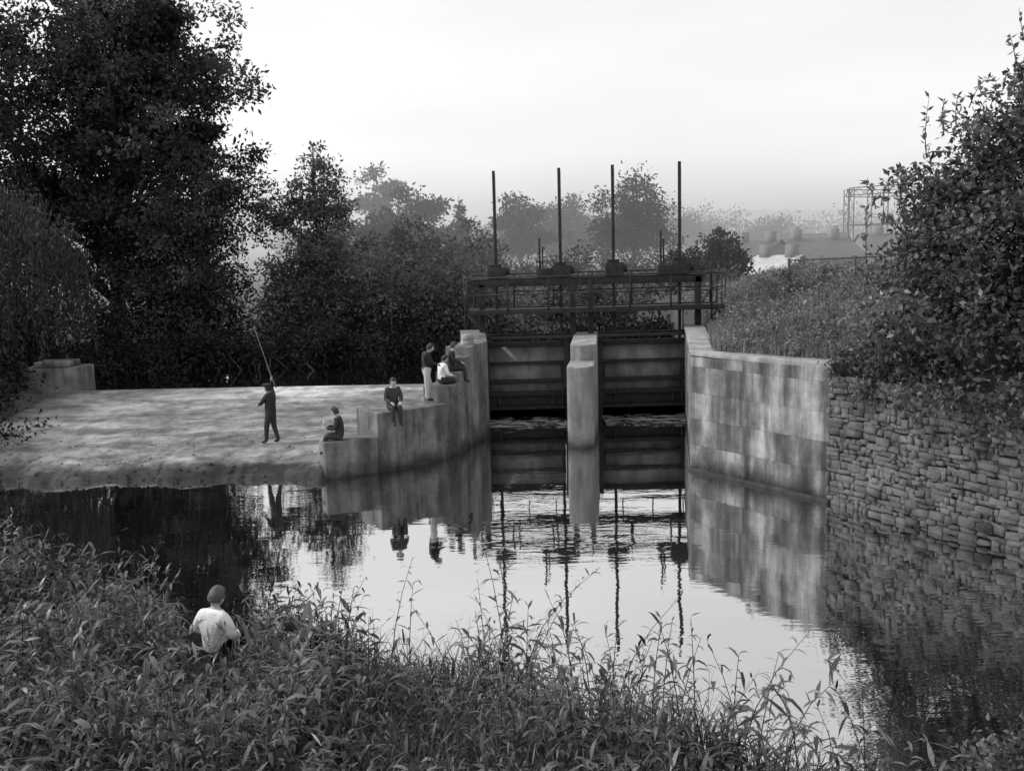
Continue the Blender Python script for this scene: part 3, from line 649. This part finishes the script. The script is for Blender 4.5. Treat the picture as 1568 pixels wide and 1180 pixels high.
def person(name,loc,yaw,s,J,cloth,trou,hair='hair',cap=False,look=(0,0)):
    e=empty(name,loc); MX=Matrix.Translation(Vector(loc))@Matrix.Rotation(yaw,4,'Z')@Matrix.Scale(s,4)
    D=dict(pelvis=(0,0,.92),spine=(0,0,1.1),chest=(0,0,1.3),neck=(0,0,1.46),head=(0,.03,1.6),
      shl=(-.17,0,1.39),ell=(-.23,-.03,1.12),wrl=(-.24,.07,.88),shr=(.17,0,1.39),elr=(.23,-.03,1.12),wrr=(.24,.07,.88),
      hil=(-.09,0,.88),knl=(-.10,.03,.48),anl=(-.10,-.01,.09),tol=(-.12,.16,.04),hir=(.09,0,.88),knr=(.10,.03,.48),anr=(.10,-.01,.09),tor=(.12,.16,.04))
    D.update(J); P={k:Vector(v) for k,v in D.items()}
    hb=P['neck']+(P['head']-P['neck'])*.5
    names=['pelvis','spine','chest','neck','shl','ell','wrl','shr','elr','wrr','hil','knl','anl','tol','hir','knr','anr','tor']
    rad=dict(pelvis=.145,spine=.14,chest=.16,neck=.062,shl=.085,ell=.060,wrl=.042,shr=.085,elr=.060,wrr=.042,hil=.115,knl=.078,anl=.055,tol=.038,hir=.115,knr=.078,anr=.055,tor=.038)
    vs=[P[k] for k in names]+[hb]; ra=[rad[k] for k in names]+[.05]
    E=[(0,1),(1,2),(2,3),(3,18),(2,4),(4,5),(5,6),(2,7),(7,8),(8,9),(0,10),(10,11),(11,12),(12,13),(0,14),(14,15),(15,16),(16,17)]
    me=skinmesh(vs,E,ra,0,2)
    lab=[0,0,0,2,0,0,0,0,0,0,1,1,1,3,1,1,1,3]
    sg_=[(vs[a],vs[b],l) for (a,b),l in zip(E,lab)]
    for m in (cloth,trou,M['skin'],M['shoe']): me.materials.append(m)
    for f in me.polygons:
        c=f.center; best=min(sg_,key=lambda q:segdist(c,q[0],q[1])); f.material_index=best[2]
        if best[2]==0 and c.z<P['pelvis'].z-.02 and (c-P['pelvis']).length<.2: f.material_index=1
        f.use_smooth=True
    me.transform(MX); link('body',me,e)
    for sd,w,el in ((-1,'wrl','ell'),(1,'wrr','elr')):
        d=(P[w]-P[el]).normalized(); up=Vector((0,0,1)) if abs(d.z)<.8 else Vector((0,1,0))
        sdv=d.cross(up).normalized(); nn=sdv.cross(d); o=P[w]
        v=[o,o+d*.045,o+d*.085]; r=[(.03,.024),(.038,.02),(.036,.018)]; ed=[(0,1),(1,2)]
        for k,ln in enumerate((.07,.08,.075,.058)):
            b=o+d*.09+sdv*(k-1.5)*.02; i=len(v)
            v+=[b,b+d*ln*.5-nn*.012,b+d*ln*.8-nn*.04]; r+=[.0095,.009,.0075]; ed+=[(2,i),(i,i+1),(i+1,i+2)]
        i=len(v); v+=[o+d*.04-sdv*.04,o+d*.075-sdv*.06-nn*.01]; r+=[.012,.009]; ed+=[(1,i),(i,i+1)]
        hm=skinmesh(v,ed,r,0,1); hm.materials.append(M['skin']); hm.transform(MX); link('hand',hm,e)
    bm=bmesh.new(); bmesh.ops.create_uvsphere(bm,u_segments=24,v_segments=16,radius=1)
    for v in bm.verts:
        x,y,z=v.co; k=1-.28*max(0,-z); fx=x*.077*k; fy=y*.095*(k if y>0 else 1-.1*max(0,-z)); fz=z*.118
        if y>0:
            fy+=.028*math.exp(-((x/.16)**2))*math.exp(-(((z+.12)/.2)**2))
            fy-=.010*math.exp(-(((abs(x)-.38)/.17)**2))*math.exp(-(((z-.08)/.14)**2))
            fy+=.010*math.exp(-((x/.3)**2))*math.exp(-(((z+.5)/.1)**2))+.012*math.exp(-((x/.3)**2))*math.exp(-(((z+.85)/.15)**2))
        v.co=(fx,fy,fz)
    for sx in (-1,1):
        r=bmesh.ops.create_uvsphere(bm,u_segments=8,v_segments=6,radius=1)
        for v in r['verts']: v.co=Vector((sx*.078+v.co.x*.01,v.co.y*.02-.005,v.co.z*.03-.005))
    for f in bm.faces: f.smooth=True
    HM=MX@Matrix.Translation(P['head'])@Matrix.Rotation(look[0],4,'Z')@Matrix.Rotation(look[1],4,'X')@Matrix.Scale(1.08,4)
    hm=bpy.data.meshes.new('head'); bm.to_mesh(hm); bm.free(); hm.materials.append(M['skin']); hm.transform(HM); link('head',hm,e)
    bm=bmesh.new(); 
    for sx in (-1,1):
        r=bmesh.ops.create_uvsphere(bm,u_segments=8,v_segments=6,radius=.011)
        for v in r['verts']: v.co+=Vector((sx*.03,.083,.01))
    r=bmesh.ops.create_cube(bm,size=1)
    for v in r['verts']: v.co=Vector((v.co.x*.04,.09+v.co.y*.012,-.058+v.co.z*.007))
    em=bpy.data.meshes.new('eyes_and_mouth'); bm.to_mesh(em); bm.free(); em.materials.append(M['hair']); em.transform(HM); link('eyes_and_mouth',em,e)
    bm=bmesh.new(); bmesh.ops.create_uvsphere(bm,u_segments=32,v_segments=22,radius=1)
    rr=random.Random(len(name)*7)
    dl=[v for v in bm.verts if (v.co.z<-.5) or (v.co.y>.25 and v.co.z<.42) or (abs(v.co.x)>.6 and v.co.z<.0 and v.co.y>-.1)]
    bmesh.ops.delete(bm,geom=dl,context='VERTS')
    for v in bm.verts:
        j=1+rr.uniform(-.04,.07); v.co=Vector((v.co.x*.092*j,v.co.y*.110*j,v.co.z*.134*j))
    if cap:
        r=bmesh.ops.create_uvsphere(bm,u_segments=20,v_segments=10,radius=1)
        for v in r['verts']: v.co=Vector((v.co.x*.11,v.co.y*.125+.015,v.co.z*.045+.095))
        r=bmesh.ops.create_cube(bm,size=1)
        for v in r['verts']: v.co=Vector((v.co.x*.12,.125+v.co.y*.07,.075+v.co.z*.012-.03*max(0,v.co.y)))
    for f in bm.faces: f.smooth=True
    hr=bpy.data.meshes.new('hair'); bm.to_mesh(hr); bm.free(); hr.materials.append(cloth if cap else M[hair]); hr.transform(HM); o=link('cap' if cap else 'hair',hr,e)
    if not cap:
        sd=o.modifiers.new('s','SOLIDIFY'); sd.thickness=.012*s; sd.offset=-1
    return e,MX
SIT=dict(pelvis=(0,0,.12),spine=(0,.02,.30),chest=(0,.05,.49),neck=(0,.08,.64),head=(0,.13,.77),shl=(-.165,.05,.57),shr=(.165,.05,.57),
  ell=(-.22,.10,.32),wrl=(-.13,.32,.26),elr=(.22,.10,.32),wrr=(.13,.32,.26),hil=(-.09,.02,.10),hir=(.09,.02,.10),
  knl=(-.10,.40,.12),knr=(.10,.40,.12),anl=(-.10,.43,-.28),anr=(.10,.44,-.28),tol=(-.11,.58,-.34),tor=(.11,.58,-.34))
def apz(x,y):
    fy,cy=fY(x),crestY(x); return aprz(x,y,(y-fy-.12)/(cy-fy-.12))
e,MX=person('angler_boy',(-6.22,24.85,apz(-6.22,24.85)-.01),math.radians(70),.90,dict(head=(0,.06,1.59),elr=(.27,.10,1.55),wrr=(.20,.05,1.78),ell=(-.2,.16,1.18),wrl=(-.05,.34,1.12),knl=(-.1,.1,.48),anl=(-.11,.12,.09),tol=(-.12,.28,.04),knr=(.1,-.02,.48),anr=(.11,-.14,.09),tor=(.13,.02,.04)),M['jacket'],M['trs'],cap=True)
a=Acc(); hnd=MX@Vector((.2,.03,1.86)); a.add(*tube([hnd+Vector((.10,0,-.25)),hnd,hnd+Vector((-.22,.1,.7)),hnd+Vector((-.42,.15,1.35))],[.018,.016,.011,.006],6)); a.out('fishing_rod',M['cane'],e)
e,MX=person('seated_boy',(-4.12,23.0,.9),math.radians(92),.88,{**SIT,'wrl':(-.12,.36,.36),'wrr':(.12,.36,.36),'ell':(-.2,.12,.34)},M['jacket'],M['trs'],look=(-.3,-.3))
a=Acc(); a.box((-.1,.42,.40),(.12,.44,.55)); a.V=[tuple(MX@Vector(v)) for v in a.V]; a.out('comic_paper',M['paper'],e)
person('seated_boy',(-2.93,23.72,1.47),math.radians(200),.90,{**SIT},M['jacket2'],M['trs'],look=(.2,-.25))
person('standing_boy',(-2.2,25.05,1.45),math.radians(-70),.88,dict(elr=(.2,.12,1.14),wrr=(.1,.3,1.1),ell=(-.2,.1,1.14),wrl=(-.08,.3,1.08),spine=(0,.03,1.1),chest=(0,.06,1.29),neck=(0,.09,1.45),head=(0,.15,1.57),knl=(-.1,.12,.5),knr=(.1,-.02,.48)),M['jacket'],M['trp'],look=(0,-.3))
person('seated_boy',(-1.83,25.35,1.85),math.radians(-60),.84,{**SIT,'anl':(-.1,.3,-.22),'anr':(.1,.3,-.22)},M['white'],M['trs'],look=(0,-.35))
person('seated_boy',(-1.62,25.85,2.12),math.radians(-80),.86,{**SIT},M['jacket'],M['trs'],look=(0,-.3))
person('person_in_white_shirt',(px_,py_,.60),math.radians(-25),.98,{**SIT,'knl':(-.16,.3,.32),'knr':(.16,.3,.32),'anl':(-.14,.42,.02),'anr':(.14,.42,.02),'tol':(-.14,.55,-.02),'tor':(.14,.55,-.02),'ell':(-.31,.04,.34),'elr':(.31,.04,.34),'wrl':(-.12,.26,.3),'wrr':(.12,.26,.3)},M['white'],M['trs'],hair='hair2',look=(0,-.35))
# ------------------------------------------------------------------ world, sun, camera
el,az=math.radians(42),math.radians(277)
w=bpy.data.worlds.new('World'); SC.world=w; w.use_nodes=True; nt=w.node_tree; nt.nodes.clear()
out=nt.nodes.new('ShaderNodeOutputWorld'); bg=nt.nodes.new('ShaderNodeBackground'); bg.inputs[1].default_value=.1
sky=nt.nodes.new('ShaderNodeTexSky'); sky.sky_type='NISHITA'; sky.sun_disc=False; sky.sun_elevation=el; sky.sun_rotation=az; sky.dust_density=4; sky.air_density=1.5
bw=nt.nodes.new('ShaderNodeRGBToBW'); nt.links.new(sky.outputs[0],bw.inputs[0])
v=mul(nt,mul(nt,bw.outputs[0],.3,'POWER'),7.3)
tc=nt.nodes.new('ShaderNodeTexCoord'); mp=nt.nodes.new('ShaderNodeMapping'); mp.inputs['Scale'].default_value=(1.2,1.2,5); nt.links.new(tc.outputs['Generated'],mp.inputs[0])
n=nt.nodes.new('ShaderNodeTexNoise'); n.inputs['Scale'].default_value=1.6; n.inputs['Detail'].default_value=5; nt.links.new(mp.outputs[0],n.inputs['Vector'])
v=mul(nt,v,ramp(nt,n.outputs['Fac'],[(.3,.84),(.7,1.0)]))
nt.links.new(v,bg.inputs[0]); nt.links.new(bg.outputs[0],out.inputs[0])
sd=bpy.data.lights.new('sun','SUN'); sd.energy=2.5; sd.angle=math.radians(4); sd.color=(1,.99,.97); so=bpy.data.objects.new('sun',sd); COL.objects.link(so)
dirv=Vector((math.sin(az)*math.cos(el),math.cos(az)*math.cos(el),math.sin(el))); so.rotation_euler=dirv.to_track_quat('Z','Y').to_euler()
cd=bpy.data.cameras.new('camera'); cam=bpy.data.objects.new('camera',cd); COL.objects.link(cam); cd.lens=34.44; cd.sensor_width=36; cd.clip_end=5000
cam.matrix_world=Matrix.Translation((0,0,5.4))@Matrix.Rotation(math.radians(90-8.16),4,'X')@Matrix.Rotation(math.radians(-1.5),4,'Z')
SC.camera=cam
SC.view_settings.view_transform='Standard'; SC.view_settings.look='None'; SC.view_settings.exposure=0
